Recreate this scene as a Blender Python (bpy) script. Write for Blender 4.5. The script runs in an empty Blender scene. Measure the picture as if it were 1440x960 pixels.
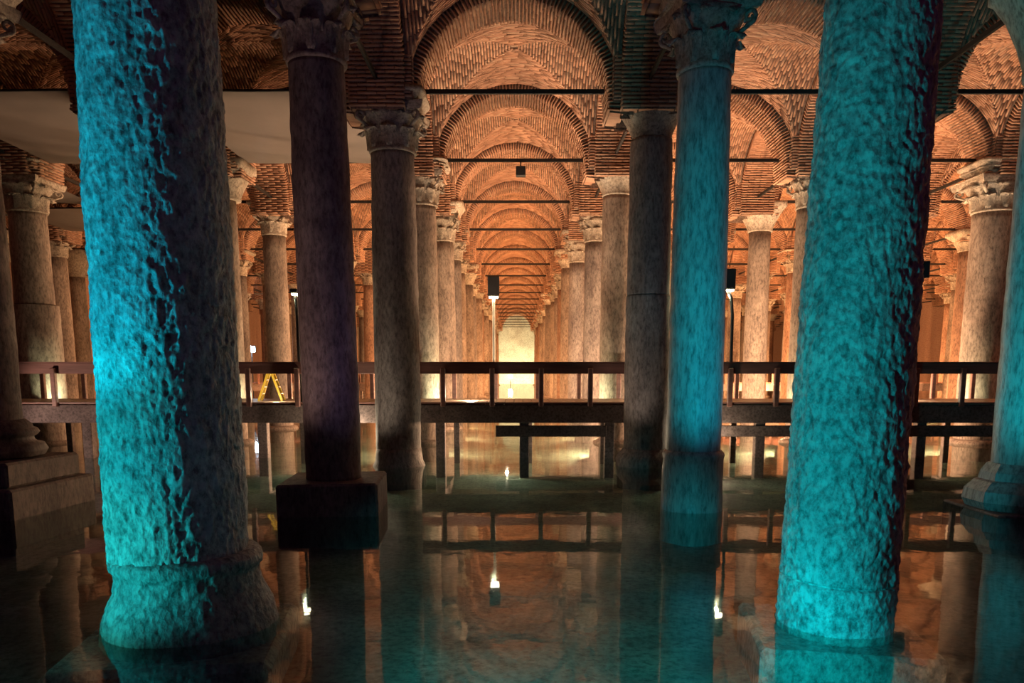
import bpy, bmesh, math, random
import numpy as np
from mathutils import Vector, Matrix, noise

random.seed(7)
R = math.radians
SC = bpy.context.scene
COL = SC.collection

# ------------------------------------------------------------------ camera
CAMX, EYE = 0.07, 1.87
cam_d = bpy.data.cameras.new('camera')
cam = bpy.data.objects.new('camera', cam_d)
COL.objects.link(cam)
cam.location = (CAMX, 0, EYE)
cam.rotation_euler = (R(90 - 8.0), 0, 0)
cam_d.sensor_width = 36
cam_d.lens = 1106 / 1440 * 36
cam_d.shift_x = -0.005
cam_d.shift_y = 194 / 1440
cam_d.clip_end = 300
SC.camera = cam

# ------------------------------------------------------------------ world, view
w = bpy.data.worlds.new('world')
SC.world = w
w.use_nodes = True
w.node_tree.nodes['Background'].inputs[0].default_value = (0.32, 0.10, 0.30, 1)
w.node_tree.nodes['Background'].inputs[1].default_value = 0.055
SC.view_settings.view_transform = 'Standard'
SC.view_settings.look = 'None'
SC.view_settings.gamma = 1
SC.view_settings.use_curve_mapping = False
SC.view_settings.exposure = 0.0
cy = SC.cycles
cy.use_denoising = True
cy.max_bounces = 6
cy.diffuse_bounces = 3
cy.glossy_bounces = 3
cy.transparent_max_bounces = 12
cy.caustics_reflective = False
cy.caustics_refractive = False
cy.sample_clamp_indirect = 3
cy.use_light_tree = True

# ------------------------------------------------------------------ lamps
ROW0, S = 5.7, 4.8


def row(k):
    return ROW0 + S * k


def lamp(name, loc, color, power, target=None, angle=120, blend=0.5, radius=0.12):
    d = bpy.data.lights.new(name, 'SPOT' if target else 'POINT')
    d.color = color
    d.energy = power
    d.shadow_soft_size = radius
    o = bpy.data.objects.new(name, d)
    COL.objects.link(o)
    o.location = loc
    if target:
        d.spot_size = R(angle)
        d.spot_blend = blend
        o.rotation_euler = (Vector(target) - Vector(loc)).to_track_quat('-Z', 'Y').to_euler()
    return o


TEAL = (0.0, 0.62, 0.72)
BLUE = (0.0, 0.30, 0.75)
WARM = (1.0, 0.48, 0.19)
NEARWARM = (1.0, 0.60, 0.33)
PALE = (0.92, 1.0, 0.58)
# teal floodlights of the near water, with an added floor spot and blue fill
lamp('teal_light', (-5.1, 3.35, 0.25), (0.0, 0.54, 0.78), 1000, (-2.35, 5.7, 3.5), 38, 0.4, 0.10)
lamp('teal_light', (-5.1, 3.25, 0.25), (0.0, 0.60, 0.70), 560, (-2.35, 5.7, 1.1), 38, 0.5, 0.10)
lamp('teal_light', (-4.9, 3.3, 0.25), (0.04, 0.75, 0.52), 170, (-2.6, 5.7, 0.5), 30, 0.7, 0.10)
lamp('blue_light', (-0.6, 2.4, 0.30), (0.0, 0.10, 0.60), 7, (-2.2, 5.7, 2.4), 60, 0.6, 0.10)  # weak fill added for the dark side of the pitted column
lamp('teal_light', (-0.9, 3.1, 0.30), TEAL, 600, (2.9, 6.3, 2.2), 60, 0.5, 0.10)
lamp('teal_light', (0.9, 1.6, 1.3), TEAL, 1250, (0.9, 4.5, -0.4), 60, 0.6, 0.10)  # extra spot added above the water only to light the floor
lamp('teal_light', (1.9, 6.6, 0.15), TEAL, 400, (2.38, 10.5, 2.7), 46, 0.6, 0.10)
lamp('blue_light', (3.1, 7.4, 0.15), BLUE, 110, (2.48, 10.5, 2.9), 60, 0.7, 0.10)
lamp('teal_light', (4.7, 7.6, 0.15), TEAL, 360, (7.0, 10.6, 3.6), 70, 0.7, 0.10)
# dim fill spots added to brighten the dark columns, without fixtures
lamp('violet_fill', (-0.8, 8.2, 0.15), (0.45, 0.30, 0.66), 55, (-2.35, 10.5, 3.2), 62, 0.7, 0.10)
lamp('rosy_fill', (-4.6, 8.6, 0.15), (1.0, 0.62, 0.52), 150, (-2.45, 10.5, 3.2), 56, 0.7, 0.10)
lamp('dim_fill', (-3.7, 13.3, 0.15), (1.0, 0.85, 0.62), 110, (-2.3, 15.3, 2.6), 70, 0.7, 0.08)
lamp('dim_fill', (1.2, 13.2, 0.15), (1.0, 0.82, 0.66), 85, (2.5, 15.3, 2.8), 64, 0.7, 0.08)
# warm uplights behind the columns along the aisles
for k in range(3, 19):
    for s in (-1, 1):
        lamp('warm_uplight', (2.52 * s, row(k) + 0.72, 0.45), NEARWARM if k < 5 else WARM, (1900 if s > 0 else 1000) if k == 3 else 1100 if k == 4 else 900, radius=0.10)
for a, k, p in ((1, 3, 400), (1, 5, 330), (1, 7, 330), (1, 9, 330), (1, 11, 330), (1, 13, 330),
                (2, 3, 420), (2, 5, 380), (2, 7, 380), (2, 9, 400),
                (3, 4, 300), (3, 6, 500), (3, 8, 500), (4, 6, 400), (4, 9, 400), (5, 9, 300),
                (-2, 4, 35), (-2, 6, 60), (-2, 8, 120), (-2, 11, 180),
                (-3, 4, 25), (-3, 7, 60), (-3, 10, 100), (-4, 5, 40), (-4, 8, 60)):
    lamp('warm_uplight', ((a * S + 2.4) * 1.035, row(k) + 0.72, 0.5), NEARWARM if k < 4 else WARM, p * (6.0 if a > 0 else 4), radius=0.10)
# pale lamps fixed to the outer edge of the walkway, shining at the columns behind it
for x, y, z, p, tx in ((-1.40, 19.62, 1.15, 130, -2.3), (1.75, 19.62, 1.15, 70, 2.5), (-11.1, 19.62, 1.15, 90, -12.0),
                       (10.8, 19.62, 1.15, 90, 11.8), (6.6, 19.62, 1.15, 60, 7.3), (-6.5, 19.62, 1.15, 50, -7.1)):
    lamp('pale_lamp', (x, y, z), PALE, p, (tx, 20.3, 1.75), 92, 0.12, radius=0.03)
for x, y, z, p in ((-3.5, 16.2, 0.5, 110), (4.0, 16.1, 0.5, 45), (-0.15, 16.9, 0.35, 60), (-1.0, 18.2, 1.3, 60), (3.2, 18.2, 1.3, 60), (-8.6, 18.2, 1.3, 30), (8.9, 18.2, 1.3, 60), (-5.2, 17.3, 1.3, 25)):
    lamp('pale_lamp', (x, y, z), (1, .82, .55), p, radius=0.03)
lamp('pale_lamp', (-10.6, 14.3, 0.6), (1, .72, .55), 260, (-8.6, 16.5, 1.2), 80, 0.6, radius=0.05)
for x in (-1.2, 1.9, 6.4, 11.2):
    lamp('vault_uplight', (x, 18.6, 1.25), (1.0, 0.70, 0.44), 850, (x * 0.9 if x > 0 else 0.0, 17.7, 8.0), 76, 0.7, radius=0.05)
lamp('far_lamp', (0.1, row(19) - 2.0, 0.4), PALE, 3000, (0, row(19) + 2, 3.0), 110, 0.3, 0.1)

# ------------------------------------------------------------------ materials


def newmat(name):
    m = bpy.data.materials.new(name)
    m.use_nodes = True
    nt = m.node_tree
    b = nt.nodes['Principled BSDF']
    return m, nt, b


def N(nt, t, **kw):
    n = nt.nodes.new(t)
    for k, v in kw.items():
        if k in n.inputs:
            n.inputs[k].default_value = v
        else:
            setattr(n, k, v)
    return n


def ramp(nt, stops):
    n = nt.nodes.new('ShaderNodeValToRGB')
    e = n.color_ramp.elements
    while len(e) < len(stops):
        e.new(0.5)
    for i, (p, c) in enumerate(stops):
        e[i].position = p
        e[i].color = (*c, 1)
    return n


def stone(name, c0, c1, c2, scale=2.2, bump=0.25, rough=0.75, vstretch=0.4, pit=0.0, spec=0.4, fine=20):
    m, nt, b = newmat(name)
    L = nt.links.new
    tc = N(nt, 'ShaderNodeTexCoord')
    mp = N(nt, 'ShaderNodeMapping')
    mp.inputs['Scale'].default_value = (1, 1, vstretch)
    L(tc.outputs['Object'], mp.inputs[0])
    oi = N(nt, 'ShaderNodeObjectInfo')
    add = N(nt, 'ShaderNodeVectorMath', operation='ADD')
    sc = N(nt, 'ShaderNodeVectorMath', operation='SCALE')
    sc.inputs['Scale'].default_value = 30
    L(oi.outputs['Random'], sc.inputs[0])
    L(mp.outputs[0], add.inputs[0])
    L(sc.outputs[0], add.inputs[1])
    n1 = N(nt, 'ShaderNodeTexNoise', Scale=scale, Detail=6, Roughness=0.62)
    L(add.outputs[0], n1.inputs['Vector'])
    r = ramp(nt, [(0.30, c0), (0.5, c1), (0.70, c2)])
    L(n1.outputs[0], r.inputs[0])
    n2 = N(nt, 'ShaderNodeTexNoise', Scale=fine, Detail=6, Roughness=0.72)
    L(add.outputs[0], n2.inputs['Vector'])
    mix = N(nt, 'ShaderNodeMix', data_type='RGBA', blend_type='MULTIPLY')
    mix.inputs[0].default_value = 0.9
    r2 = ramp(nt, [(0.34, (0.28, 0.26, 0.26)), (0.56, (1, 1, 1)), (0.75, (1.15, 1.12, 1.08))])
    L(n2.outputs[0], r2.inputs[0])
    L(r.outputs[0], mix.inputs[6])
    L(r2.outputs[0], mix.inputs[7])
    hv = N(nt, 'ShaderNodeHueSaturation')
    mr = N(nt, 'ShaderNodeMapRange')
    mr.inputs[3].default_value = 0.75
    mr.inputs[4].default_value = 1.2
    L(oi.outputs['Random'], mr.inputs[0])
    L(mr.outputs[0], hv.inputs['Value'])
    L(mix.outputs[2], hv.inputs['Color'])
    L(hv.outputs[0], b.inputs['Base Color'])
    b.inputs['Roughness'].default_value = rough
    b.inputs['Specular IOR Level'].default_value = spec
    bp = N(nt, 'ShaderNodeBump', Strength=bump, Distance=0.02)
    ad = N(nt, 'ShaderNodeMath', operation='ADD')
    L(n2.outputs[0], ad.inputs[0])
    if pit:
        v = N(nt, 'ShaderNodeTexVoronoi', Scale=26)
        L(add.outputs[0], v.inputs['Vector'])
        mm = N(nt, 'ShaderNodeMath', operation='MULTIPLY')
        mm.inputs[1].default_value = pit
        L(v.outputs['Distance'], mm.inputs[0])
        L(mm.outputs[0], ad.inputs[1])
    else:
        L(n1.outputs[0], ad.inputs[1])
    L(ad.outputs[0], bp.inputs['Height'])
    L(bp.outputs[0], b.inputs['Normal'])
    return m


M_GRAN = stone('granite', (0.14, 0.10, 0.085), (0.25, 0.19, 0.16), (0.37, 0.29, 0.245))
M_DARK = stone('dark_granite', (0.13, 0.10, 0.10), (0.22, 0.18, 0.17), (0.33, 0.28, 0.26), bump=0.5)
M_MARB = stone('grey_marble', (0.30, 0.27, 0.25), (0.42, 0.38, 0.35), (0.55, 0.50, 0.45), scale=1.6, bump=0.12, rough=0.55)
M_RED = stone('red_stone', (0.19, 0.10, 0.07), (0.30, 0.17, 0.12), (0.38, 0.25, 0.18))
M_PIT = stone('pitted_stone', (0.26, 0.27, 0.26), (0.46, 0.47, 0.45), (0.62, 0.62, 0.58), scale=5, bump=0.8, rough=0.5, vstretch=0.7, pit=0.6, spec=0.5)
M_SMOOTH = stone('smooth_wet_marble', (0.34, 0.34, 0.33), (0.42, 0.42, 0.41), (0.50, 0.50, 0.48), scale=1.5, bump=0.12, rough=0.45, vstretch=0.25)
M_CAP = stone('carved_marble', (0.28, 0.23, 0.19), (0.42, 0.35, 0.29), (0.55, 0.47, 0.39), scale=4, bump=0.5, vstretch=1)
M_CONC = stone('concrete', (0.10, 0.068, 0.066), (0.155, 0.11, 0.105), (0.21, 0.155, 0.145), scale=1.8, bump=0.15, vstretch=1)
M_FLOOR = stone('silted_floor', (0.13, 0.13, 0.11), (0.26, 0.25, 0.21), (0.40, 0.38, 0.31), scale=1.1, bump=0.7, vstretch=1, fine=14)


def brickmat(name, cols, obj_random):
    m, nt, b = newmat(name)
    L = nt.links.new
    if obj_random:
        src = N(nt, 'ShaderNodeObjectInfo').outputs['Random']
    else:
        src = N(nt, 'ShaderNodeNewGeometry').outputs['Random Per Island']
    r = ramp(nt, [(i / (len(cols) - 1), c) for i, c in enumerate(cols)])
    L(src, r.inputs[0])
    tc = N(nt, 'ShaderNodeNewGeometry')
    n = N(nt, 'ShaderNodeTexNoise', Scale=1.3, Detail=5, Roughness=0.65)
    L(tc.outputs['Position'], n.inputs['Vector'])
    r2 = ramp(nt, [(0.35, (0.62, 0.58, 0.58)), (0.62, (1.1, 1.05, 1.0))])
    L(n.outputs[0], r2.inputs[0])
    mix = N(nt, 'ShaderNodeMix', data_type='RGBA', blend_type='MULTIPLY')
    mix.inputs[0].default_value = 0.8
    L(r.outputs[0], mix.inputs[6])
    L(r2.outputs[0], mix.inputs[7])
    L(mix.outputs[2], b.inputs['Base Color'])
    b.inputs['Roughness'].default_value = 0.9
    b.inputs['Specular IOR Level'].default_value = 0.15
    n2 = N(nt, 'ShaderNodeTexNoise', Scale=60, Detail=3)
    L(tc.outputs['Position'], n2.inputs['Vector'])
    bp = N(nt, 'ShaderNodeBump', Strength=0.35, Distance=0.01)
    L(n2.outputs[0], bp.inputs['Height'])
    L(bp.outputs[0], b.inputs['Normal'])
    return m


BC = [(0.36, 0.20, 0.14), (0.43, 0.25, 0.175), (0.40, 0.22, 0.15), (0.47, 0.29, 0.21), (0.38, 0.21, 0.145), (0.50, 0.33, 0.24)]
M_BRICK = brickmat('brick', BC, False)
M_BRICK1 = brickmat('brick_single', BC, True)
M_MORT = stone('mortar', (0.17, 0.11, 0.09), (0.26, 0.175, 0.14), (0.36, 0.26, 0.20), scale=1.4, bump=0.5, vstretch=1, rough=0.95, spec=0.1)


def plain(name, col, rough=0.6, metal=0.0, emit=None, es=0, spec=0.4, grain=0.0, gscale=(3, 3, 3)):
    m, nt, b = newmat(name)
    L = nt.links.new
    tc = N(nt, 'ShaderNodeTexCoord')
    mp = N(nt, 'ShaderNodeMapping')
    mp.inputs['Scale'].default_value = gscale
    L(tc.outputs['Object'], mp.inputs[0])
    n = N(nt, 'ShaderNodeTexNoise', Scale=2.0, Detail=5, Roughness=0.6)
    L(mp.outputs[0], n.inputs['Vector'])
    lo = tuple(c * (1 - grain) for c in col)
    hi = tuple(min(1, c * (1 + grain)) for c in col)
    r = ramp(nt, [(0.3, lo), (0.7, hi)])
    L(n.outputs[0], r.inputs[0])
    L(r.outputs[0], b.inputs['Base Color'])
    b.inputs['Roughness'].default_value = rough
    b.inputs['Metallic'].default_value = metal
    b.inputs['Specular IOR Level'].default_value = spec
    if emit:
        b.inputs['Emission Color'].default_value = (*emit, 1)
        b.inputs['Emission Strength'].default_value = es
    return m


M_IRON = plain('iron', (0.02, 0.016, 0.016), 0.7, 0.3, grain=0.4)
M_WOOD = plain('walkway_timber', (0.21, 0.10, 0.085), 0.5, grain=0.3, gscale=(0.6, 6, 6))
M_DECK = plain('deck_timber', (0.42, 0.28, 0.20), 0.4, grain=0.25, gscale=(6, 0.6, 6))
M_TARP = plain('tarp_cloth', (0.16, 0.135, 0.13), 0.7, grain=0.08, gscale=(0.8, 0.8, 0.8))
M_YEL = plain('yellow_fibreglass', (0.75, 0.50, 0.06), 0.45, grain=0.1)
M_ALU = plain('aluminium', (0.55, 0.53, 0.50), 0.35, 0.8, grain=0.1)
M_BLACK = plain('black_metal', (0.02, 0.018, 0.02), 0.5, grain=0.3)
M_POLE = plain('pale_pole', (0.72, 0.70, 0.62), 0.4, grain=0.1)
M_GLOW = plain('lamp_lens', (1, 0.95, 0.8), 0.3, emit=(1.0, 0.88, 0.6), es=25)
M_GLOWB = plain('cold_lamp_lens', (0.8, 0.95, 1), 0.3, emit=(0.55, 0.85, 1.0), es=25)
M_STAR = plain('far_lamp_lens', (1, 0.9, 0.6), 0.3, emit=(1.0, 0.75, 0.32), es=120)
M_PLAS = stone('plaster', (0.42, 0.36, 0.30), (0.58, 0.52, 0.44), (0.72, 0.66, 0.57), scale=0.6, bump=0.2, vstretch=1)


def wallmat():
    m, nt, b = newmat('brick_wall')
    L = nt.links.new
    tc = N(nt, 'ShaderNodeTexCoord')
    t = N(nt, 'ShaderNodeTexBrick', Scale=4.0)
    t.inputs['Color1'].default_value = (0.30, 0.14, 0.10, 1)
    t.inputs['Color2'].default_value = (0.40, 0.21, 0.15, 1)
    t.inputs['Mortar'].default_value = (0.40, 0.31, 0.25, 1)
    t.inputs['Mortar Size'].default_value = 0.03
    t.inputs['Row Height'].default_value = 0.3
    L(tc.outputs['UV'], t.inputs['Vector'])
    L(t.outputs[0], b.inputs['Base Color'])
    b.inputs['Roughness'].default_value = 0.9
    return m


M_WALL = wallmat()


def watermat():
    m = bpy.data.materials.new('shallow_water')
    m.use_nodes = True
    nt = m.node_tree
    nt.nodes.clear()
    L = nt.links.new
    out = N(nt, 'ShaderNodeOutputMaterial')
    mix = N(nt, 'ShaderNodeMixShader')
    tr = N(nt, 'ShaderNodeBsdfTransparent')
    tr.inputs[0].default_value = (0.62, 0.80, 0.76, 1)
    gl = N(nt, 'ShaderNodeBsdfGlossy')
    gl.inputs['Roughness'].default_value = 0.035
    gl.inputs['Color'].default_value = (0.95, 0.95, 0.95, 1)
    lw = N(nt, 'ShaderNodeLayerWeight', Blend=0.5)
    pw = N(nt, 'ShaderNodeMath', operation='POWER')
    pw.inputs[1].default_value = 5
    fr = N(nt, 'ShaderNodeMath', operation='MULTIPLY_ADD')   # Schlick's reflectance of water
    fr.inputs[1].default_value = 0.98
    fr.inputs[2].default_value = 0.02
    L(lw.outputs['Facing'], pw.inputs[0])
    L(pw.outputs[0], fr.inputs[0])
    tc = N(nt, 'ShaderNodeTexCoord')
    n = N(nt, 'ShaderNodeTexNoise', Scale=1.6, Detail=3, Roughness=0.5)
    L(tc.outputs['Object'], n.inputs['Vector'])
    bp = N(nt, 'ShaderNodeBump', Strength=0.05, Distance=0.05)
    L(n.outputs[0], bp.inputs['Height'])
    L(bp.outputs[0], gl.inputs['Normal'])
    L(fr.outputs[0], mix.inputs[0])
    L(tr.outputs[0], mix.inputs[1])
    L(gl.outputs[0], mix.inputs[2])
    L(mix.outputs[0], out.inputs[0])
    return m


M_WATER = watermat()

# ------------------------------------------------------------------ helpers


def mesh(name, v, f, mat, smooth=False):
    me = bpy.data.meshes.new(name)
    me.from_pydata([tuple(p) for p in v], [], f)
    me.update()
    if smooth:
        me.polygons.foreach_set('use_smooth', [True] * len(me.polygons))
    if mat:
        me.materials.append(mat)
    return me


def ob(name, me, parent=None, loc=(0, 0, 0), rot=None):
    o = bpy.data.objects.new(name, me)
    COL.objects.link(o)
    o.location = loc
    if rot:
        o.rotation_euler = rot
    if parent:
        o.parent = parent
    return o


def empty(name, loc=(0, 0, 0), rot=None):
    o = bpy.data.objects.new(name, None)
    COL.objects.link(o)
    o.location = loc
    o.empty_display_size = 0.2
    if rot:
        o.rotation_euler = rot
    return o


def tag(o, label=None, cat=None, group=None, kind=None):
    for k, v in (('label', label), ('category', cat), ('group', group), ('kind', kind)):
        if v:
            o[k] = v
    return o


class MB:
    """collects boxes and tubes into one mesh"""

    def __init__(self):
        self.v, self.f = [], []

    def add(self, v, f):
        n = len(self.v)
        self.v += [tuple(p) for p in v]
        self.f += [tuple(i + n for i in q) for q in f]

    def box(self, x0, x1, y0, y1, z0, z1, M=None, bev=0.0):
        if bev > 0:
            bm = bmesh.new()
            bmesh.ops.create_cube(bm, size=1)
            for q in bm.verts:
                q.co = Vector(((x0 + x1) / 2 + q.co.x * (x1 - x0), (y0 + y1) / 2 + q.co.y * (y1 - y0), (z0 + z1) / 2 + q.co.z * (z1 - z0)))
            bmesh.ops.bevel(bm, geom=bm.edges[:], offset=bev, segments=1, affect='EDGES')
            bm.verts.index_update()
            v = [q.co.copy() for q in bm.verts]
            f = [[q.index for q in p.verts] for p in bm.faces]
            bm.free()
        else:
            v = [Vector(p) for p in ((x0, y0, z0), (x1, y0, z0), (x1, y1, z0), (x0, y1, z0), (x0, y0, z1), (x1, y0, z1), (x1, y1, z1), (x0, y1, z1))]
            f = [(0, 3, 2, 1), (4, 5, 6, 7), (0, 1, 5, 4), (1, 2, 6, 5), (2, 3, 7, 6), (3, 0, 4, 7)]
        if M:
            v = [M @ p for p in v]
        self.add(v, f)
        return self

    def tube(self, pts, r, seg=8, cap=True):
        pts = [Vector(p) for p in pts]
        rr = r if isinstance(r, (list, tuple)) else [r] * len(pts)
        V, F = [], []
        prev = None
        for i, p in enumerate(pts):
            t = (pts[min(i + 1, len(pts) - 1)] - pts[max(i - 1, 0)]).normalized()
            if prev is None:
                a = t.orthogonal().normalized()
            else:
                a = (prev - t * prev.dot(t)).normalized()
            prev = a
            b = t.cross(a)
            for k in range(seg):
                an = 2 * math.pi * k / seg
                V.append(p + (a * math.cos(an) + b * math.sin(an)) * rr[i])
        for i in range(len(pts) - 1):
            for k in range(seg):
                k2 = (k + 1) % seg
                F.append((i * seg + k, i * seg + k2, (i + 1) * seg + k2, (i + 1) * seg + k))
        if cap:
            F.append(tuple(range(seg - 1, -1, -1)))
            F.append(tuple((len(pts) - 1) * seg + k for k in range(seg)))
        self.add(V, F)
        return self

    def mesh(self, name, mat, smooth=False):
        return mesh(name, self.v, self.f, mat, smooth)


def lathe(name, prof, mat, seg=48, disp=None, square=None, smooth=True, capped=True):
    """prof: (z, r) rings; square: superellipse exponent per ring (None = circle)"""
    V, F = [], []
    for i, (z, r) in enumerate(prof):
        e = square[i] if square else 2
        for k in range(seg):
            a = 2 * math.pi * k / seg
            c, s = math.cos(a), math.sin(a)
            q = (abs(c) ** e + abs(s) ** e) ** (-1 / e) if e != 2 else 1
            p = Vector((c * r * q, s * r * q, z))
            if disp:
                d = disp(p, a, z)
                p.x += c * d
                p.y += s * d
            V.append(p)
    for i in range(len(prof) - 1):
        for k in range(seg):
            k2 = (k + 1) % seg
            F.append((i * seg + k, i * seg + k2, (i + 1) * seg + k2, (i + 1) * seg + k))
    if capped:
        F.append(tuple(range(seg - 1, -1, -1)))
        F.append(tuple((len(prof) - 1) * seg + k for k in range(seg)))
    return mesh(name, V, F, mat, smooth)


# ------------------------------------------------------------------ shell: floor, water, walls
XL, XR, YE = -21.6, 31.2, row(19) + 2.4


def grid_mesh(name, xs, ys, zf, mat, smooth=True):
    V = [(x, y, zf(x, y)) for y in ys for x in xs]
    nx = len(xs)
    F = [(j * nx + i, j * nx + i + 1, (j + 1) * nx + i + 1, (j + 1) * nx + i) for j in range(len(ys) - 1) for i in range(nx - 1)]
    return mesh(name, V, F, mat, smooth)


def floorz(x, y):
    return -0.42 + 0.06 * noise.noise(Vector((x * 0.5, y * 0.5, 3))) + (0.035 * noise.noise(Vector((x * 2.2, y * 2.2, 1))) if y < 20 else 0)


fx = sorted(set(list(np.arange(-9, 9.01, 0.12)) + list(np.linspace(XL, -9, 12)) + list(np.linspace(9, XR, 14))))
fy = list(np.arange(1.0, 18, 0.12)) + list(np.linspace(18, YE + 0.5, 40))
o = ob('floor', grid_mesh('floor', fx, fy, floorz, M_FLOOR))
tag(o, kind='structure')
o = ob('water', mesh('water', [(XL, 0.9, 0), (XR, 0.9, 0), (XR, YE, 0), (XL, YE, 0)], [(0, 1, 2, 3)], M_WATER))
tag(o, 'shallow still water flooding the cistern floor', 'water', kind='stuff')


def wall(name, a, b, z0, z1, mat):
    me = mesh(name, [(a[0], a[1], z0), (b[0], b[1], z0), (b[0], b[1], z1), (a[0], a[1], z1)], [(0, 1, 2, 3)], mat)
    uv = me.uv_layers.new()
    ln = math.dist(a, b)
    for i, c in enumerate(((0, z0), (ln, z0), (ln, z1), (0, z1))):
        uv.data[i].uv = c
    return tag(ob(name, me), kind='structure')


wall('wall_left', (XL, 3), (XL, YE), -0.6, 9.2, M_WALL)
wall('wall_right', (XR, YE), (XR, 3), -0.6, 9.2, M_WALL)
wall('wall_back', (XL, YE), (XR, YE), -0.6, 9.2, M_PLAS)

# ------------------------------------------------------------------ ceiling: brick arches and vault webs
ZS, RA, RW, HB = 6.58, 1.70, 1.90, 1.90   # springing, arch radius, web radius, half bay
RINGW = 0.50                               # half depth of an arch ring


def boxes_mesh(name, mats, mat, jitter=0.0):
    """one mesh of many boxes; mats: list of (Matrix, sx, sy, sz)"""
    n = len(mats)
    base = np.array([(-.5, -.5, -.5), (.5, -.5, -.5), (.5, .5, -.5), (-.5, .5, -.5), (-.5, -.5, .5), (.5, -.5, .5), (.5, .5, .5), (-.5, .5, .5)])
    V = np.zeros((n, 8, 3))
    for i, (M, sx, sy, sz) in enumerate(mats):
        A = np.array(M)
        p = base * (sx, sy, sz)
        V[i] = p @ A[:3, :3].T + A[:3, 3]
    fb = np.array([(0, 3, 2, 1), (4, 5, 6, 7), (0, 1, 5, 4), (1, 2, 6, 5), (2, 3, 7, 6), (3, 0, 4, 7)])
    F = (fb[None] + (np.arange(n) * 8)[:, None, None]).reshape(-1, 4)
    me = bpy.data.meshes.new(name)
    me.vertices.add(n * 8)
    me.vertices.foreach_set('co', V.reshape(-1))
    me.loops.add(F.size)
    me.loops.foreach_set('vertex_index', F.reshape(-1).astype(np.int32))
    me.polygons.add(len(F))
    me.polygons.foreach_set('loop_start', np.arange(0, F.size, 4, dtype=np.int32))
    me.polygons.foreach_set('loop_total', np.full(len(F), 4, dtype=np.int32))
    me.update(calc_edges=True)
    me.materials.append(mat)
    return me


def arch_brick_mats(rng, n=84, rows=3):
    """local arch: spans x, depth y, spring at z = 0"""
    out = []
    lb = 2 * RINGW / rows
    a0, a1 = -0.09, math.pi + 0.09
    for i in range(n):
        th = a0 + (i + 0.5) / n * (a1 - a0)
        sh = (i % 2) * 0.5
        for j in range(rows + (i % 2)):
            y0 = -RINGW + (j - sh) * lb
            y1 = y0 + lb
            y0, y1 = max(y0, -RINGW), min(y1, RINGW)
            y0 += 0.006 + (rng.uniform(-.012, .012) if y0 <= -RINGW + 1e-6 else 0)
            y1 -= 0.006
            pr = rng.uniform(-0.008, 0.014)
            M = Matrix.Translation((0, 0, 0)) @ Matrix.Rotation(-th + rng.uniform(-.004, .004), 4, 'Y') @ Matrix.Translation((RA + 0.15 - pr, (y0 + y1) / 2, 0))
            out.append((M, 0.30, y1 - y0, RA * (a1 - a0) / n * rng.uniform(0.54, 0.62)))
    return out


def arch_back_mesh():
    """mortar body of the ring"""
    V, F = [], []
    n = 36
    r0, r1, d = RA + 0.035, RA + 0.46, RINGW - 0.035
    for i in range(n + 1):
        th = -0.1 + (math.pi + 0.2) * i / n
        c, s = math.cos(th), math.sin(th)
        V += [(r0 * c, -d, r0 * s), (r0 * c, d, r0 * s), (r1 * c, d, r1 * s), (r1 * c, -d, r1 * s)]
    for i in range(n):
        a, b = i * 4, i * 4 + 4
        for k in range(4):
            k2 = (k + 1) % 4
            F.append((a + k, b + k, b + k2, a + k2))
    return mesh('arch', V, F, M_MORT)


def web_z(u, v):
    h = max(math.sqrt(max(RW * RW - u * u, 0)), math.sqrt(max(RW * RW - v * v, 0)))
    dome = 0.10 * (1 - (u / HB) ** 2) * (1 - (v / HB) ** 2)
    return h + dome


def web_back_mesh():
    n = 48
    g = [-HB + 2 * HB * i / n for i in range(n + 1)]
    V = [(u, v, web_z(u, v) + 0.032) for v in g for u in g]
    F = [(j * (n + 1) + i, (j + 1) * (n + 1) + i, (j + 1) * (n + 1) + i + 1, j * (n + 1) + i + 1) for j in range(n) for i in range(n)]
    # upper cover, so that the vault has a thickness
    m = len(V)
    V += [(u, v, 2.45) for v in (-HB - .5, HB + .5) for u in (-HB - .5, HB + .5)]
    F.append((m, m + 1, m + 3, m + 2))
    return mesh('vault', V, F, M_MORT)


def web_brick_mats(rng):
    out = []
    pitch = 0.064
    for side in range(4):
        rot = Matrix.Rotation(side * math.pi / 2, 4, 'Z')
        v = 0.10
        while v < HB - 0.02:
            # arc of constant v, |u| < v : barrel of radius RW over u
            um = min(v, HB - 0.001)
            th1 = math.asin(min(um / RW, 1))
            arc = 2 * th1 * RW
            nb = max(1, round(arc / 0.34))
            off = rng.uniform(-.5, .5)
            edges = [-th1] + [-th1 + 2 * th1 * (i + 0.5 + off * 0.8) / nb for i in range(nb)] + [th1]
            for a, b in zip(edges[:-1], edges[1:]):
                if (b - a) * RW < 0.03:
                    continue
                th = (a + b) / 2
                u = RW * math.sin(th)
                pr = rng.uniform(-.003, .006)
                dome = web_z(u, v) - math.sqrt(max(RW * RW - u * u, 0))
                M = rot @ Matrix.Translation((0, v, dome)) @ Matrix.Rotation(th, 4, 'Y') @ Matrix.Translation((0, 0, RW + 0.02 - pr))
                out.append((M, (b - a) * RW - 0.010, pitch * rng.uniform(.54, .60), 0.05))
            v += pitch
    return out


rng = random.Random(3)
ARCH_BACK, WEB_BACK = arch_back_mesh(), web_back_mesh()
ARCH_BRICKS = [boxes_mesh('arch_bricks', arch_brick_mats(rng), M_BRICK) for _ in range(3)]
WEB_BRICKS = [boxes_mesh('vault_bricks', web_brick_mats(rng), M_BRICK) for _ in range(3)]
ceil = empty('ceiling', (0, 0, ZS))
tag(ceil, kind='structure')
UNIT = boxes_mesh('brick', [(Matrix.Identity(4), 1, 1, 1)], M_BRICK1)
ROD_X = MB().box(-1.85, 1.85, -.025, .025, -.04, .04).mesh('tie_rod', M_IRON)


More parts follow.
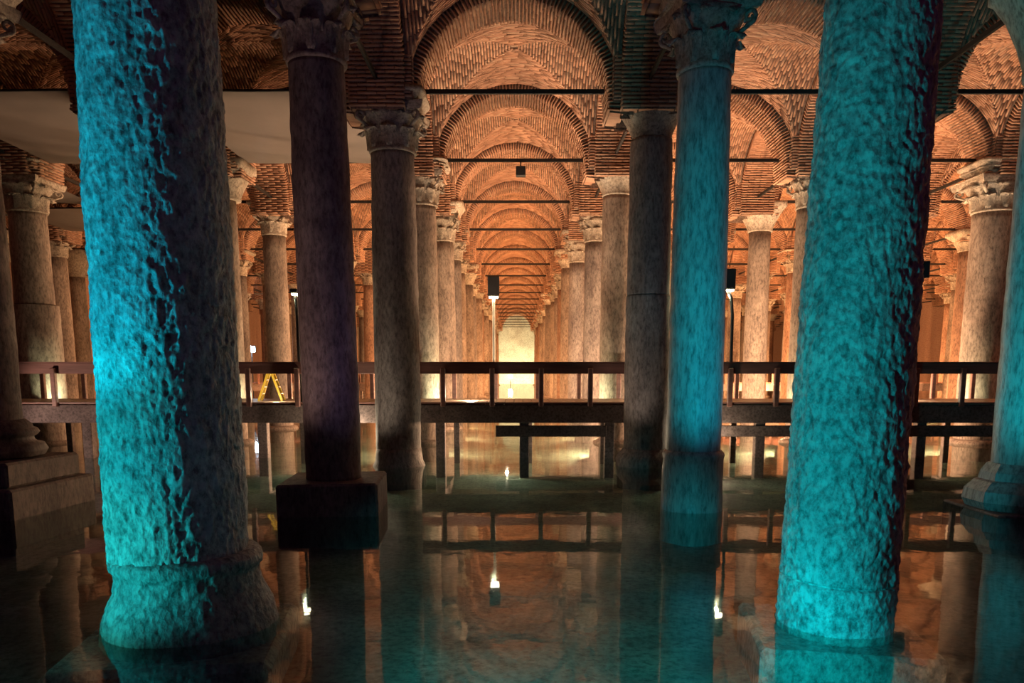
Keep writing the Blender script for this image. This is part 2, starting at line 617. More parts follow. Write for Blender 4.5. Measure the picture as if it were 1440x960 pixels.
def seen(x, y, m=2.6):
    return abs(x - CAMX) - m < 0.66 * y + 0.4


def add_arch(x, y, across, single=False):
    a = ob('arch', ARCH_BACK, ceil, (x, y, 0), None if across else (0, 0, math.pi / 2))
    if single:
        for M, sx, sy, sz in arch_brick_mats(rng):
            b = ob('brick', UNIT, a)
            b.matrix_local = M @ Matrix.Diagonal((sx, sy, sz, 1))
    else:
        tag(ob('arch_bricks', rng.choice(ARCH_BRICKS), a), kind='stuff')
    ob('tie_rod', ROD_X, ceil, (x, y, 0.33), None if across else (0, 0, math.pi / 2))


SINGLE = {(0, 2), (0, 3), (1, 2), (-1, 2), (2, 2), (1, 3)}
for k in range(1, 20):
    for a in range(-4, 7):
        x = a * S
        if not seen(x, row(k) + 4.8):
            continue
        add_arch(x, row(k), True, (a, k) in SINGLE)
        if k < 19:
            add_arch(x - S / 2, row(k) + S / 2, False)
            if a == 6 or not seen(x + S, row(k) + 4.8):
                add_arch(x + S / 2, row(k) + S / 2, False)
            vb = ob('vault', WEB_BACK, ceil, (x, row(k) + S / 2, 0))
            tag(ob('vault_bricks', rng.choice(WEB_BRICKS), vb), kind='stuff')

# brick piers over the columns are the feet of the rings; a solid core closes them
CORE = MB().box(-.62, .62, -.62, .62, 0.0, 2.3).mesh('pier_core', M_MORT)
PIERB = []
for _ in range(2):
    L_ = []
    z = 0.06
    while z < 1.5:
        hw = 2.4 - math.sqrt(max(RA * RA - z * z, 0.01))
        for s in (0, 1, 2, 3):
            rot = Matrix.Rotation(s * math.pi / 2, 4, 'Z')
            xx = -0.62
            while xx < 0.60:
                ln = min(rng.uniform(.26, .36), 0.62 - xx)
                if ln > .06:
                    L_.append((rot @ Matrix.Translation((xx + ln / 2, -0.61 - rng.uniform(-.006, .010), z)), ln - .014, .06, .040))
                xx += ln
        z += 0.066
    PIERB.append(boxes_mesh('pier_bricks', L_, M_BRICK))
for k in range(1, 20):
    for c in range(-4, 7):
        x = (c - 0.5) * S
        if seen(x, row(k) + 4.8):
            p = ob('pier', CORE, ceil, (x, row(k), 0))
            tag(ob('pier_bricks', rng.choice(PIERB), p), kind='stuff')

# ------------------------------------------------------------------ columns


def leaf_mesh(w, h, out, nu=8, nv=10):
    """acanthus leaf: base at origin, grows up z, curls to +x"""
    V, F = [], []
    for side in (0, 1):
        for j in range(nv + 1):
            t = j / nv
            zz = h * math.sin(min(t / 0.82, 1) * math.pi / 2) - (h * 0.16 * ((t - 0.82) / 0.18) ** 2 if t > 0.82 else 0)
            xx = 0.03 * t + out * max(0, (t - 0.35) / 0.65) ** 1.8
            lob = 0.80 + 0.20 * abs(math.sin(t * math.pi * 4.5))
            ww = w * (0.62 + 0.55 * math.sin(min(1, t * 1.15) * math.pi * 0.62)) * lob * (1 if t < 0.7 else max(0.25, 1 - ((t - 0.7) / 0.3) ** 2 * 0.8))
            for i in range(nu + 1):
                s = 2 * i / nu - 1
                rib = 0.022 * math.exp(-(s / 0.16) ** 2) + 0.010 * math.cos(s * math.pi * 4) - 0.035 * s * s
                V.append((xx + rib - side * 0.035, s * ww / 2, zz - 0.03 * s * s * h * 2 * t))
    n = (nu + 1) * (nv + 1)
    for side in (0, 1):
        for j in range(nv):
            for i in range(nu):
                q = [side * n + j * (nu + 1) + i, side * n + j * (nu + 1) + i + 1, side * n + (j + 1) * (nu + 1) + i + 1, side * n + (j + 1) * (nu + 1) + i]
                F.append(tuple(q) if side == 0 else tuple(q[::-1]))
    bd = [i for i in range(nu + 1)] + [j * (nu + 1) + nu for j in range(1, nv + 1)] + [nv * (nu + 1) + i for i in range(nu - 1, -1, -1)] + [j * (nu + 1) for j in range(nv - 1, 0, -1)]
    for a, b in zip(bd, bd[1:] + bd[:1]):
        F.append((b, a, a + n, b + n))
    return mesh('leaf', V, F, M_CAP, True)


def volute_mesh():
    mb = MB()
    pts, rr = [], []
    for i in range(26):
        t = i / 25
        an = -math.pi * 0.5 + t * 2.6 * math.pi
        r = 0.085 * (1 - 0.72 * t)
        pts.append((0.02 + r * math.cos(an), 0, r * math.sin(an)))
        rr.append(0.030 * (1 - 0.4 * t))
    pts = [(-0.24, 0, -0.26), (-0.13, 0, -0.17)] + pts
    rr = [0.022, 0.028] + rr
    mb.tube(pts, rr, 6)
    return mb.mesh('volute', M_CAP, True)


LEAF_LO, LEAF_HI, VOL = leaf_mesh(0.24, 0.33, 0.13), leaf_mesh(0.25, 0.36, 0.17), volute_mesh()
CAPH = 0.78


def rough(amp, fr, seed=0):
    return lambda p, a, z: amp * noise.noise(Vector((p.x * fr, p.y * fr, p.z * fr + seed)))


BELL = lathe('capital', [(0, 0.37), (0.02, 0.378), (0.05, 0.378), (0.07, 0.36), (0.25, 0.375), (0.45, 0.40), (0.58, 0.45), (0.66, 0.50)], M_CAP, 40,
             rough(0.015, 6), [2, 2, 2, 2, 2, 2.2, 2.8, 3.4])


def abacus_mesh():
    V, F = [], []
    P = []
    for s in range(4):
        for q in (-0.9, -0.5, 0, 0.5, 0.9):
            x, y = 0.53 - 0.07 * (1 - (q / 0.9) ** 2), q * 0.60
            a = s * math.pi / 2
            P.append((x * math.cos(a) - y * math.sin(a), x * math.sin(a) + y * math.cos(a)))
    n = len(P)
    for z, k in ((0.64, .96), (0.68, 1.0), (0.75, 1.03), (0.79, 1.03)):
        V += [(x * k, y * k, z) for x, y in P]
    for j in range(3):
        for i in range(n):
            F.append((j * n + i, j * n + (i + 1) % n, (j + 1) * n + (i + 1) % n, (j + 1) * n + i))
    F.append(tuple(range(n - 1, -1, -1)))
    F.append(tuple(3 * n + i for i in range(n)))
    return mesh('abacus', V, F, M_CAP)


ABAC = abacus_mesh()


def leaf_places():
    for i in range(8):
        yield LEAF_LO, Matrix.Rotation(i * math.pi / 4, 4, 'Z') @ Matrix.Translation((0.375, 0, 0.07))
    for i in range(8):
        yield LEAF_HI, Matrix.Rotation((i + .5) * math.pi / 4, 4, 'Z') @ Matrix.Translation((0.375, 0, 0.28))
    for i in range(4):
        yield VOL, Matrix.Rotation((i + .5) * math.pi / 2, 4, 'Z') @ Matrix.Translation((0.575, 0, 0.56))


def merged_capital():
    mb = MB()
    for me, M in [(BELL, Matrix.Identity(4)), (ABAC, Matrix.Identity(4))] + list(leaf_places()):
        mb.add([M @ q.co for q in me.vertices], [tuple(p.vertices) for p in me.polygons])
    me = mb.mesh('capital', M_CAP, True)
    return me


CAP_MERGED = merged_capital()
PLAINC = lathe('capital', [(0, 0.37), (0.015, 0.376), (0.04, 0.376), (0.055, 0.368), (0.2, 0.44), (0.38, 0.54), (0.50, 0.62), (0.52, 0.645), (0.64, 0.65)], M_CAP, 48,
               rough(0.012, 4, 5), [2, 2, 2, 2, 2.3, 3.2, 6, 9, 9])
IMPOST = lathe('impost', [(0, 0.50), (0.03, 0.53), (0.07, 0.53), (0.25, 0.63), (0.30, 0.66), (0.42, 0.66)], M_CAP, 32, rough(0.02, 5, 9), [9] * 6)
IMPOST_CARVED = lathe('impost', [(0, 0.48), (0.04, 0.54), (0.08, 0.55), (0.11, 0.50), (0.18, 0.53), (0.24, 0.60), (0.27, 0.66), (0.30, 0.62), (0.36, 0.64), (0.42, 0.70), (0.5, 0.70)], M_CAP, 64,
                      lambda p, a, z: 0.03 * math.cos(a * 12) * (1 if 0.1 < z < 0.4 else 0.2) + 0.02 * noise.noise(p * 6), [7] * 11)


def shaft_prof(z0, z1, r0, r1, n, joints=()):
    P = []
    for i in range(n + 1):
        t = i / n
        P.append((z0 + (z1 - z0) * t, r0 + (r1 - r0) * t + 0.012 * math.sin(math.pi * t)))
    for zj, dr in joints:   # a joint between two drums: groove and step
        P = [(z, r) for z, r in P if abs(z - zj) > 0.03]
        P = [(z, r + (dr if z < zj else 0)) for z, r in P]
        rr = [r for z, r in P if z > zj][0]
        P += [(zj - 0.028, rr + dr), (zj - 0.008, rr + dr - 0.006), (zj - 0.006, rr - 0.02), (zj + 0.006, rr - 0.02), (zj + 0.008, rr), (zj + 0.028, rr)]
        P.sort()
    return P


TWOPI = 2 * math.pi
SHARED = {}


def column(x, y, label, r0=0.37, r1=0.34, zt=5.75, cap='leafy', base='drum', mat=None, near=False, seg=40, lean=(0, 0), group=None,
           joints=(), disp=None, rings=36, zb=-0.5, rz=0.0, impost='plain'):
    c = tag(empty('column', (x, y, 0), (lean[1], lean[0], 0)), label, 'column', group, 'thing')
    mat = mat or M_GRAN
    cs = r1 / 0.345
    # foot
    zfoot = zb
    if base == 'drum':
        zfoot = 0.02
        key = ('drum', round(r0, 2))
        if key not in SHARED:
            SHARED[key] = lathe('base', [(-0.5, 0.24 + r0), (-0.12, r0 + .22), (-0.06, r0 + .16), (0.0, r0 + .15), (0.06, r0 + .12), (0.10, r0 + .03)], M_GRAN, 32, rough(0.015, 5))
        ob('base', SHARED[key], c)
    elif base == 'block':
        zfoot = 0.42
        bm = MB().box(-.64, .64, -.64, .64, -.5, .42, bev=0.03).mesh('plinth', M_DARK)
        ob('plinth', bm, c, rot=(0, 0, rz))
    if near or (joints or disp):
        sm = lathe('shaft', shaft_prof(zfoot, zt, r0, r1, rings, joints), mat, seg, disp or rough(0.012, 4, x))
    else:
        key = ('shaft', round(r0, 2), round(r1, 2), round(zt, 2), round(zfoot, 2), mat.name)
        if key not in SHARED:
            SHARED[key] = lathe('shaft', shaft_prof(zfoot, zt, r0, r1, 14), mat, 28, rough(0.010, 3, r0 * 50))
        sm = SHARED[key]
    sh = ob('shaft', sm, c)
    if cap is None:
        return c
    if not seen(x, y, 0.5):
        return c
    if cap == 'leafy':
        zc = zt
        if near:
            b = ob('capital', BELL, c, (0, 0, zc), (0, 0, rz))
            for me, M in leaf_places():
                l = ob(me.name, me, b)
                l.matrix_local = M
            ob('abacus', ABAC, b)
        else:
            b = ob('capital', CAP_MERGED, c, (0, 0, zc), (0, 0, rz))
        b.scale = (cs, cs, 1)
        zi = zt + CAPH
        im = ob('impost', IMPOST_CARVED if impost == 'carved' else IMPOST, c, (0, 0, zi))
        im.scale = (1, 1, max(0.1, (ZS + 0.24 - zi)) / (0.5 if impost == 'carved' else 0.42))
    else:
        b = ob('capital', PLAINC, c, (0, 0, zt), (0, 0, rz))
        b.scale = (1, 1, (ZS + 0.24 - zt) / 0.64)
    return c


def fbm(p, fr, oct_=4):
    s, a = 0.0, 1.0
    q = p * fr
    for _ in range(oct_):
        s += a * noise.noise(q)
        q = q * 2.03
        a *= 0.55
    return s


def pitted(p, a, z):
    d = 0.012 * fbm(Vector((p.x, p.y, p.z * 0.6)), 4.0, 3)
    d += 0.011 * noise.noise(Vector((p.x * 24, p.y * 24, p.z * 11)))
    d += 0.006 * noise.noise(Vector((p.x * 60, p.y * 60, p.z * 34)))
    m = noise.noise(Vector((p.x * 44 + 5, p.y * 44, p.z * 26)))
    d -= 0.013 * max(0, m - 0.05)
    return d


def chiselled(p, a, z):
    d = 0.013 * fbm(p, 4.0, 3)
    s = noise.noise(Vector((p.x * 24 + p.z * 6, p.y * 24, p.z * 20)))
    d += 0.014 * s
    m = noise.noise(Vector((p.x * 48 + 5, p.y * 48, p.z * 40)))
    d += 0.010 * m - 0.010 * max(0, m - 0.1)
    for (aa, zz, rr, dd) in ((-1.75, 2.25, 0.12, 0.02), (-1.95, 3.0, 0.09, -0.012)):
        dist = math.hypot((((a - aa + math.pi) % TWOPI) - math.pi) * 0.38, z - zz)
        d += dd * math.exp(-(dist / rr) ** 2)
    return d


# --- first row: the two lit teal
c = column(-2.43, 5.7, 'thick deeply pitted column glowing teal, on an eroded moulded base', 0.485, 0.415, 6.0, 'plain', None, M_PIT, seg=300, rings=420, disp=pitted, zb=0.50)
prof = [(-0.5, 0.64), (-0.15, 0.63), (-0.04, 0.62), (0.05, 0.605), (0.14, 0.58), (0.22, 0.545), (0.26, 0.53), (0.28, 0.515), (0.33, 0.505), (0.40, 0.50), (0.43, 0.505), (0.45, 0.525), (0.48, 0.53), (0.52, 0.525), (0.55, 0.48)]


def dense(P, st=0.015):
    out = []
    for (z0, r0), (z1, r1) in zip(P[:-1], P[1:]):
        n = max(1, int((z1 - z0) / st))
        out += [(z0 + (z1 - z0) * i / n, r0 + (r1 - r0) * i / n) for i in range(n)]
    return out + [P[-1]]


ob('base', lathe('base', dense(prof), M_PIT, 200, lambda p, a, z: pitted(p, a, z) * (0.5 if z > 0.4 else 0.9) + 0.03 * noise.noise(Vector((p.x * 2.2, p.y * 2.2, 4)))), c, (0.06, 0, 0))
pl = MB().box(-.74, .74, -.74, .74, -.55, -.10, bev=0.05).mesh('plinth', M_PIT)
ob('plinth', pl, c, rot=(0, 0, R(8)))
c = column(2.45, 5.7, 'thick teal lit column with chiselled surface, standing on a low submerged square slab', 0.41, 0.335, 6.0, 'plain', None, M_PIT, seg=300, rings=420, disp=chiselled, zb=-0.06,
           joints=((0.345, 0.004),), lean=(R(1.1), 0))
pl = MB().box(-.62, .62, -.58, .58, -.50, -.06, bev=0.03).mesh('plinth', M_PIT)
ob('plinth', pl, c, rot=(0, 0, R(-8)))
# --- second row
column(-2.39, 10.5, 'dark column with leafy capital, standing on a square block out of the water', 0.365, 0.345, 5.63, 'leafy', 'block', M_DARK, True, 72, rings=120, lean=(R(-0.6), 0), rz=R(4))
c = column(2.43, 10.5, 'smooth blue lit column with leafy capital and a wider rough drum at its foot', 0.36, 0.325, 5.52, 'leafy', None, M_SMOOTH, True, 72, rings=120, zb=0.75, rz=R(8))
ob('base', lathe('base', dense([(-0.5, 0.42), (0.2, 0.405), (0.68, 0.40), (0.74, 0.415), (0.77, 0.40), (0.80, 0.37)], 0.03), M_SMOOTH, 64, rough(0.012, 5)), c)
c = column(-6.95, 10.5, 'grey column on a ringed base and two square steps beside the thick pitted column', 0.37, 0.34, 5.7, 'leafy', None, M_GRAN, True, 56, rings=60, zb=1.1)
ob('base', lathe('base', dense([(0.70, 0.50), (0.72, 0.60), (0.80, 0.64), (0.88, 0.60), (0.90, 0.52), (0.93, 0.49), (0.97, 0.48), (0.99, 0.52), (1.03, 0.55), (1.08, 0.52), (1.09, 0.48), (1.13, 0.47), (1.16, 0.44), (1.2, 0.40)], 0.02), M_GRAN, 64, rough(0.012, 5)), c)
ob('step', MB().box(-.72, .72, -.72, .72, .38, .70, bev=0.03).mesh('step', M_GRAN), c, rot=(0, 0, R(-5)))
ob('step', MB().box(-.84, .84, -.84, .84, -.5, .38, bev=0.03).mesh('step', M_GRAN), c, rot=(0, 0, R(-5)))
c = column(6.85, 10.5, 'teal lit column on a dark octagonal base, beside the end of the walkway rail', 0.36, 0.335, 5.5, 'plain', None, M_SMOOTH, True, 56, rings=60, zb=0.5)
ob('base', lathe('base', [(0.0, 0.62), (0.12, 0.68), (0.26, 0.66), (0.38, 0.55), (0.40, 0.50), (0.50, 0.48), (0.55, 0.45), (0.62, 0.40)], M_SMOOTH, 8, smooth=False), c, rot=(0, 0, R(22.5)))
ob('plinth', MB().box(-.66, .66, -.66, .66, -.5, .02, bev=0.02).mesh('plinth', M_DARK), c)
# --- third row, just before the walkway
c = column(-2.24, 15.3, 'dark column with leafy capital and wide impost, close before the walkway', 0.435, 0.40, 5.80, 'leafy', None, M_DARK, True, 64, rings=90, zb=0.3)
ob('base', lathe('base', [(-0.5, 0.52), (-0.05, 0.53), (0.03, 0.50), (0.10, 0.465), (0.25, 0.45), (0.35, 0.44)], M_DARK, 48, rough(0.012, 5)), c)
c = column(2.56, 15.3, 'dark column of two drums with plain flared capital and round mossy foot', 0.40, 0.385, 6.05, 'plain', None, M_DARK, True, 64, rings=90, zb=0.3, joints=((3.25, 0.012),))
ob('base', lathe('base', [(-0.5, 0.52), (-0.1, 0.53), (0.02, 0.555), (0.14, 0.55), (0.24, 0.50), (0.30, 0.44), (0.34, 0.42)], M_DARK, 48, rough(0.018, 5)), c)
column(-7.2, 15.3, 'dark column behind the thick pitted teal column, holding the tarp edge', 0.37, 0.34, 5.8, 'leafy', 'drum', M_DARK)
column(7.2, 15.3, 'dark column behind the thick chiselled teal column, before the walkway', 0.37, 0.34, 5.9, 'plain', 'drum', M_DARK)
column(12.0, 15.3, 'dark column before the walkway, beyond the column with the octagonal base', 0.37, 0.34, 5.8, 'leafy', 'drum', M_DARK)
column(-12.0, 15.3, 'dark column before the walkway on the tarp side, behind the stepped base', 0.37, 0.34, 5.8, 'leafy', 'drum', M_DARK)
# --- fourth row, just behind the walkway
column(-2.29, 20.1, 'pale column with carved impost, its foot washed by a bright lamp behind the walkway', 0.385, 0.365, 5.80, 'leafy', 'drum', M_GRAN, True, 48, rings=60, impost='carved')
column(2.53, 20.1, 'pale column with plain flared capital just behind the walkway, beside the two drum column', 0.375, 0.35, 6.05, 'plain', 'drum', M_GRAN, True, 48, rings=60)
column(-7.1, 20.1, 'brown column with bright pyramid capital just behind the walkway under the tarp edge', 0.27, 0.25, 5.95, 'plain', 'drum', M_GRAN)
column(7.3, 20.1, 'pale column with leafy capital just behind the walkway beside the chiselled teal column', 0.36, 0.33, 5.75, 'leafy', 'drum', M_GRAN, True, 40, impost='carved')
column(-12.0, 20.1, 'broad worn column of two drums with crumbled capital below the tarp', 0.47, 0.42, 5.65, 'leafy', 'drum', M_GRAN, True, 48, rings=60, joints=((3.45, 0.09),), impost='carved')
column(11.8, 20.1, 'grey column with richly carved capital behind the far end of the walkway', 0.50, 0.46, 5.65, 'leafy', 'drum', M_GRAN, True, 48, impost='carved')
# --- deeper rows
LINES = {-2.4: 'on tarp edge of bright aisle', 2.4: 'on far-from-tarp edge of bright aisle', -7.2: 'second line toward the tarp',
         7.2: 'second line away from tarp', -12.0: 'third line toward the tarp', 12.0: 'third line away from tarp',
         -16.8: 'fourth line toward the tarp', 16.8: 'fourth line away from tarp', 21.6: 'fifth line away from tarp', 26.4: 'sixth line away from tarp'}
ORD = 'zeroth first second third fourth fifth sixth seventh eighth ninth tenth eleventh twelfth thirteenth fourteenth fifteenth sixteenth seventeenth'.split()
SPECIAL = {(-2.4, 4): (-2.2, 'leafy', 'grey'), (2.4, 4): (2.48, 'leafy', 'dark'), (-7.2, 4): (-7.4, 'leafy', 'brown'), (7.2, 4): (7.5, 'plain', 'pale'), (16.8, 5): (16.6, 'plain', 'red'),
           (-2.4, 7): (-2.4, 'plain', 'brown'), (2.4, 12): (2.4, 'plain', 'brown'), (-16.8, 5): (-16.8, 'leafy', 'brown')}
MATS = {'grey': M_GRAN, 'dark': M_DARK, 'brown': M_GRAN, 'pale': M_GRAN, 'red': M_RED}
rr = random.Random(11)
for lx, nm in LINES.items():
    for k in range(4, 19):
        if not seen(lx, row(k), 0.5) or (lx, k) in ():
            continue
        if abs(lx) > 5 and k > 14:
            continue
        x, cp, tone = SPECIAL.get((lx, k), (lx + rr.uniform(-.12, .12), 'plain' if rr.random() < .22 else 'leafy', rr.choice(['brown', 'brown', 'red', 'red', 'dark'])))
        n = k - 3
        column(x, row(k) + rr.uniform(-.1, .1), f"{tone} column, {'plain' if cp == 'plain' else 'leafy'} capital, {ORD[n]} beyond the walkway, {nm}",
               rr.choice([.35, .37, .39]), rr.choice([.32, .34]), rr.choice([5.7, 5.8, 5.9]) + (0.2 if cp == 'plain' else 0), cp, 'drum', MATS[tone])
column(-18.9, 29.7, 'extra brown column close by the old wall on the tarp side', 0.37, 0.34, 5.75, 'leafy', 'drum', M_RED)
column(-18.75, 34.5, 'slim extra column in front of the dark wall with the small frame', 0.33, 0.31, 5.75, 'plain', 'drum', M_GRAN)

# ------------------------------------------------------------------ walkway
YN, YF, DZ = 16.55, 19.35, 1.15


def walkway(x0, x1, yn, yf, dz, label, step, name='walkway', full=True):
    wk = tag(empty(name, (0, yn, 0)), label, 'walkway')
    W = yf - yn
    mb = MB()
    x = x0
    while x < x1:
        mb.box(x + .006, x + .194, 0.0, W, dz - .05, dz)
        x += .2
    tag(ob('deck_boards', mb.mesh('deck_boards', M_DECK), wk), kind='stuff')
    ob('fascia_beam', MB().box(x0, x1, -.07, 0.0, dz - .40, dz - .02, bev=.01).mesh('fascia_beam', M_CONC), wk)
    ob('fascia_beam', MB().box(x0, x1, W, W + .07, dz - .40, dz - .02, bev=.01).mesh('fascia_beam', M_CONC), wk)
    ob('edge_board', MB().box(x0, x1, -.09, .05, dz, dz + .03).mesh('edge_board', M_WOOD), wk)
    post = MB().box(-.05, .05, -.05, .05, -.06, .74, bev=.012).mesh('post', M_WOOD)
    for yy, sgn in ((-.10, 1), (W + .10, -1)):
        x = x0 + .05
        r_ = empty('railing', (0, yy, dz))
        r_.parent = wk
        ob('top_rail', MB().box(x0, x1, sgn * .05, sgn * .09, .62, .845, bev=.008).mesh('top_rail', M_WOOD), r_)
        ob('cap_rail', MB().box(x0, x1, min(sgn * .03, sgn * .12), max(sgn * .03, sgn * .12), .845, .865).mesh('cap_rail', M_WOOD), r_)
        for q in post_x(x0, x1, step):
            ob('post', post, r_, (q, 0, 0))
    return wk, W


def post_x(x0, x1, step):
    """the posts stand a little closer on the far-from-tarp side"""
    if step < 1.1:
        q = [-1.47 - 1.01 * i for i in range(40)] + [-1.47 + 1.02 * i for i in (1, 2, 3)] + [1.6 + .965 * i for i in range(1, 40)]
    else:
        q = [step * (i - 20) for i in range(41)]
    return [v for v in sorted(q) if x0 < v < x1 - .05]


wk, W = walkway(-17.0, 16.0, YN, YF, DZ, 'dark timber walkway on posts crossing the hall over the water', 1.03)
tp = MB().box(-.10, .10, -.10, .10, -.55, DZ - .38, bev=.012).mesh('support_post', M_CONC)
tp2 = MB().box(-.07, .07, -.07, .07, -.55, DZ - .38, bev=.01).mesh('support_post', M_CONC)
for x in (-15.2, -13.1, -11.0, -9.0, -7.9, -5.3, -3.4, -1.55, 0.22, 2.02, 4.2, 5.2, 7.6, 8.6, 10.4, 12.3, 14.1):
    ob('support_post', tp, wk, (x, 0.1, 0))
    ob('support_post', tp2, wk, (x + .15, W - .15, 0))
    ob('cross_bearer', MB().box(x - .07, x + .07, .05, W - .05, DZ - .40, DZ - .06).mesh('cross_bearer', M_CONC), wk)
for x0, x1 in ((-0.38, 1.95), (4.2, 5.9), (7.4, 10.8), (-13.2, -10.9)):
    ob('brace_beam', MB().box(x0, x1, -.06, .06, 0.46, 0.69, bev=.01).mesh('brace_beam', M_CONC), wk)
for x0, x1, lb in ((-18.5, -4.1, 'distant timber walkway low between the columns on the tarp side'), (4.1, 22.0, 'distant timber walkway between columns on the side away from tarp')):
    w2, W2 = walkway(x0, x1, 40.8, 42.6, DZ, lb, 1.2)
    x = x0 + 0.6
    while x < x1:
        for yy in (.1, W2 - .1):
            ob('support_post', tp2, w2, (x, yy, 0))
        x += 2.4

# ------------------------------------------------------------------ tarps under the vaults


def tarp(x0, x1, y0, y1, z, label, sag=.12, zs=0.0):
    n = 24
    V = []
    for j in range(n + 1):
        for i in range(n + 1):
            u, v = i / n, j / n
            e = 16 * u * (1 - u) * v * (1 - v)
            zz = z + zs * u - sag * e + 0.02 * math.sin(u * 9 + v * 3) * (1 - e) + 0.03 * noise.noise(Vector((u * 4, v * 4, x0)))
            V.append((x0 + (x1 - x0) * u, y0 + (y1 - y0) * v, zz))
    F = [(j * (n + 1) + i, j * (n + 1) + i + 1, (j + 1) * (n + 1) + i + 1, (j + 1) * (n + 1) + i) for j in range(n) for i in range(n)]
    t = empty('tarp', (0, 0, 0))
    tag(t, label, 'tarp', 'catch sheets under the vaults')
    ob('sheet', mesh('sheet', V, F, M_TARP, True), t)
    mb = MB()
    for (xa, ya, xb, yb) in ((x0, y0, x1, y0), (x0, y1, x1, y1)):
        mb.tube([(xa - .12, ya, z + .02), ((xa + xb) / 2, ya, z + zs / 2), (xb + .12, yb, z + zs + .02)], .022, 6)
    ob('cord', mb.mesh('cord', M_IRON), t)
    return t


tarp(-6.5, -3.0, 15.0, 20.0, 6.83, 'wide grey catch sheet hung under the vault beside the dark column on the block')
tarp(-11.3, -7.9, 15.0, 20.0, 6.83, 'grey catch sheet with a curved fold hung above the broad worn column')
tarp(-16.1, -12.7, 20.3, 24.8, 6.85, 'small pale catch sheet at the hall edge, above the broad worn column')
tarp(-16.1, -12.7, 25.3, 29.4, 6.8, 'pale square catch sheet deep under the vault, beside the pitted teal column')

# ------------------------------------------------------------------ lamps, ladder, boxes


def lamp_post(x, y, z0, zt, label, polemat, neck=0.0, box=(0.27, 0.45)):
    p = tag(empty('lamp_post', (x, y, z0)), label, 'lamp')
    h = zt - z0
    pts = [(neck, 0, 0), (neck, 0, h * .25), (neck * .9, 0, h * .78), (neck * .6, 0, h * .93), (0, 0, h)]
    ob('pole', MB().tube(pts, .035, 10).mesh('pole', polemat, True), p)
    ob('foot', MB().box(neck - .09, neck + .09, -.09, .09, 0, .02, bev=.004).mesh('foot', polemat), p)
    w_, hh = box
    hd = ob('lamp_head', MB().box(-w_ / 2, w_ / 2, -.10, .10, h, h + hh, bev=.02).mesh('lamp_head', M_BLACK), p)
    ob('lens', MB().box(-w_ / 2 + .03, w_ / 2 - .03, -.075, .075, h - .03, h + .004).mesh('lens', M_GLOW), hd)
    lamp('post_lamp', (x, y, zt - .12), PALE, 70, radius=.05)
    return p


lamp_post(-.50, 19.5, DZ, 3.60, 'pale lamp post with black box head on the walkway, in the bright aisle', M_POLE, 0, (.28, .48))
lamp_post(4.45, 16.75, DZ, 3.50, 'dark lamp post with black box head on the walkway, beside the blue lit column', M_BLACK, .13, (.28, .42))
lamp_post(-4.56, 16.75, DZ, 3.42, 'dark thin lamp post on the walkway, beside the yellow ladder', M_BLACK, .04, (.16, .10))


def ladder(x, y, z, label):
    t = tag(empty('step_ladder', (x, y, z), (0, 0, R(6))), label, 'ladder')
    H, sp, wd = 0.66, .26, .17
    for s in (-1, 1):
        for e in (-1, 1):
            ob('side_rail', MB().tube([(s * sp, e * wd, 0), (s * .03, e * wd * .7, H)], [.032, .032], 4).mesh('side_rail', M_YEL), t)
        for k in range(1, 4):
            q = k / 4.2
            xx, yy = s * (sp + (.03 - sp) * q), wd * (1 - .3 * q)
            ob('step', MB().box(xx - .03, xx + .03, -yy, yy, H * q - .012, H * q + .012).mesh('step', M_ALU), t)
    ob('top_cap', MB().box(-.07, .07, -.15, .15, H - .01, H + .03, bev=.01).mesh('top_cap', M_YEL), t)
    return t


ladder(-5.55, 18.1, DZ, 'yellow folding step ladder standing on the walkway deck')

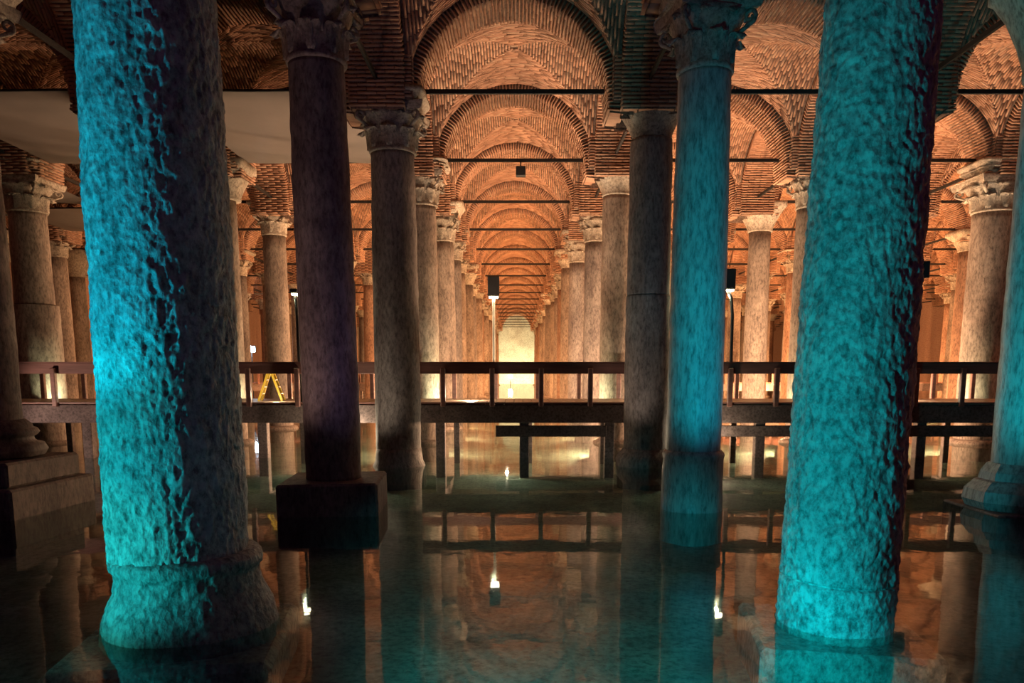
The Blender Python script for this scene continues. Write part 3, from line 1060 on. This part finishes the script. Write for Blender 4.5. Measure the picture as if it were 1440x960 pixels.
sp = tag(empty('speaker', (.16, row(3), ZS + .29)), 'black box speaker hanging from the second tie rod of bright aisle', 'speaker')
ob('cabinet', MB().box(-.12, .12, -.1, .1, -.34, -.11, bev=.015).mesh('cabinet', M_BLACK), sp)
ob('bracket', MB().tube([(0, 0, 0), (0, 0, -.12)], .018, 8).mesh('bracket', M_IRON), sp)
# speakers or boxes on the teal column and at the walkway
bx = tag(empty('loudspeaker', (8.05, 15.9, 3.8)), 'small dark box fixed to the shaded column behind chiselled teal column', 'speaker')
ob('cabinet', MB().box(-.10, .10, -.1, .1, -.16, .16, bev=.015).mesh('cabinet', M_BLACK), bx)
ob('bracket', MB().box(-.45, -.06, .0, .04, -.03, .03).mesh('bracket', M_IRON), bx)


def flood(x, y, z, label, glow, power, col, aim=(0, -1, 0), size=.13):
    f = tag(empty('floodlight', (x, y, z), (0, 0, math.atan2(aim[0], -aim[1]))), label, 'lamp')
    ob('housing', MB().box(-size, size, -.02, .10, -size * .8, size * .8, bev=.02).mesh('housing', M_BLACK), f)
    ob('lens', MB().box(-size * .85, size * .85, -.035, -.018, -size * .65, size * .65).mesh('lens', glow), f)
    ob('stand', MB().box(-.03, .03, .02, .06, -z - .45, -size * .7).mesh('stand', M_BLACK), f)
    if power:
        lamp('flood_lamp', (x + aim[0] * .15, y + aim[1] * .15, z), col, power, radius=.08)
    return f


flood(-.75, row(19) - 1.2, 0.95, 'glaring yellow floodlight low at the far end of the bright aisle', M_STAR, 0, WARM, size=.30)
flood(-16.6, 50.0, 3.1, 'cold white floodlight glaring deep between the columns on tarp side', M_GLOWB, 300, (.6, .85, 1), size=.28)

# small frame on the old wall
fr = tag(empty('wall_frame', (XL + .03, 41.4, 6.1)), 'small pale frame hanging on the old wall on the tarp side', 'frame')
mb = MB()
mb.box(0, .05, -.55, -.47, -.55, .55).box(0, .05, .47, .55, -.55, .55).box(0, .05, -.55, .55, -.55, -.47).box(0, .05, -.55, .55, .47, .55)
ob('frame_border', mb.mesh('frame_border', M_POLE), fr)
ob('panel', MB().box(0, .03, -.47, .47, -.47, .47).mesh('panel', M_BLACK), fr)
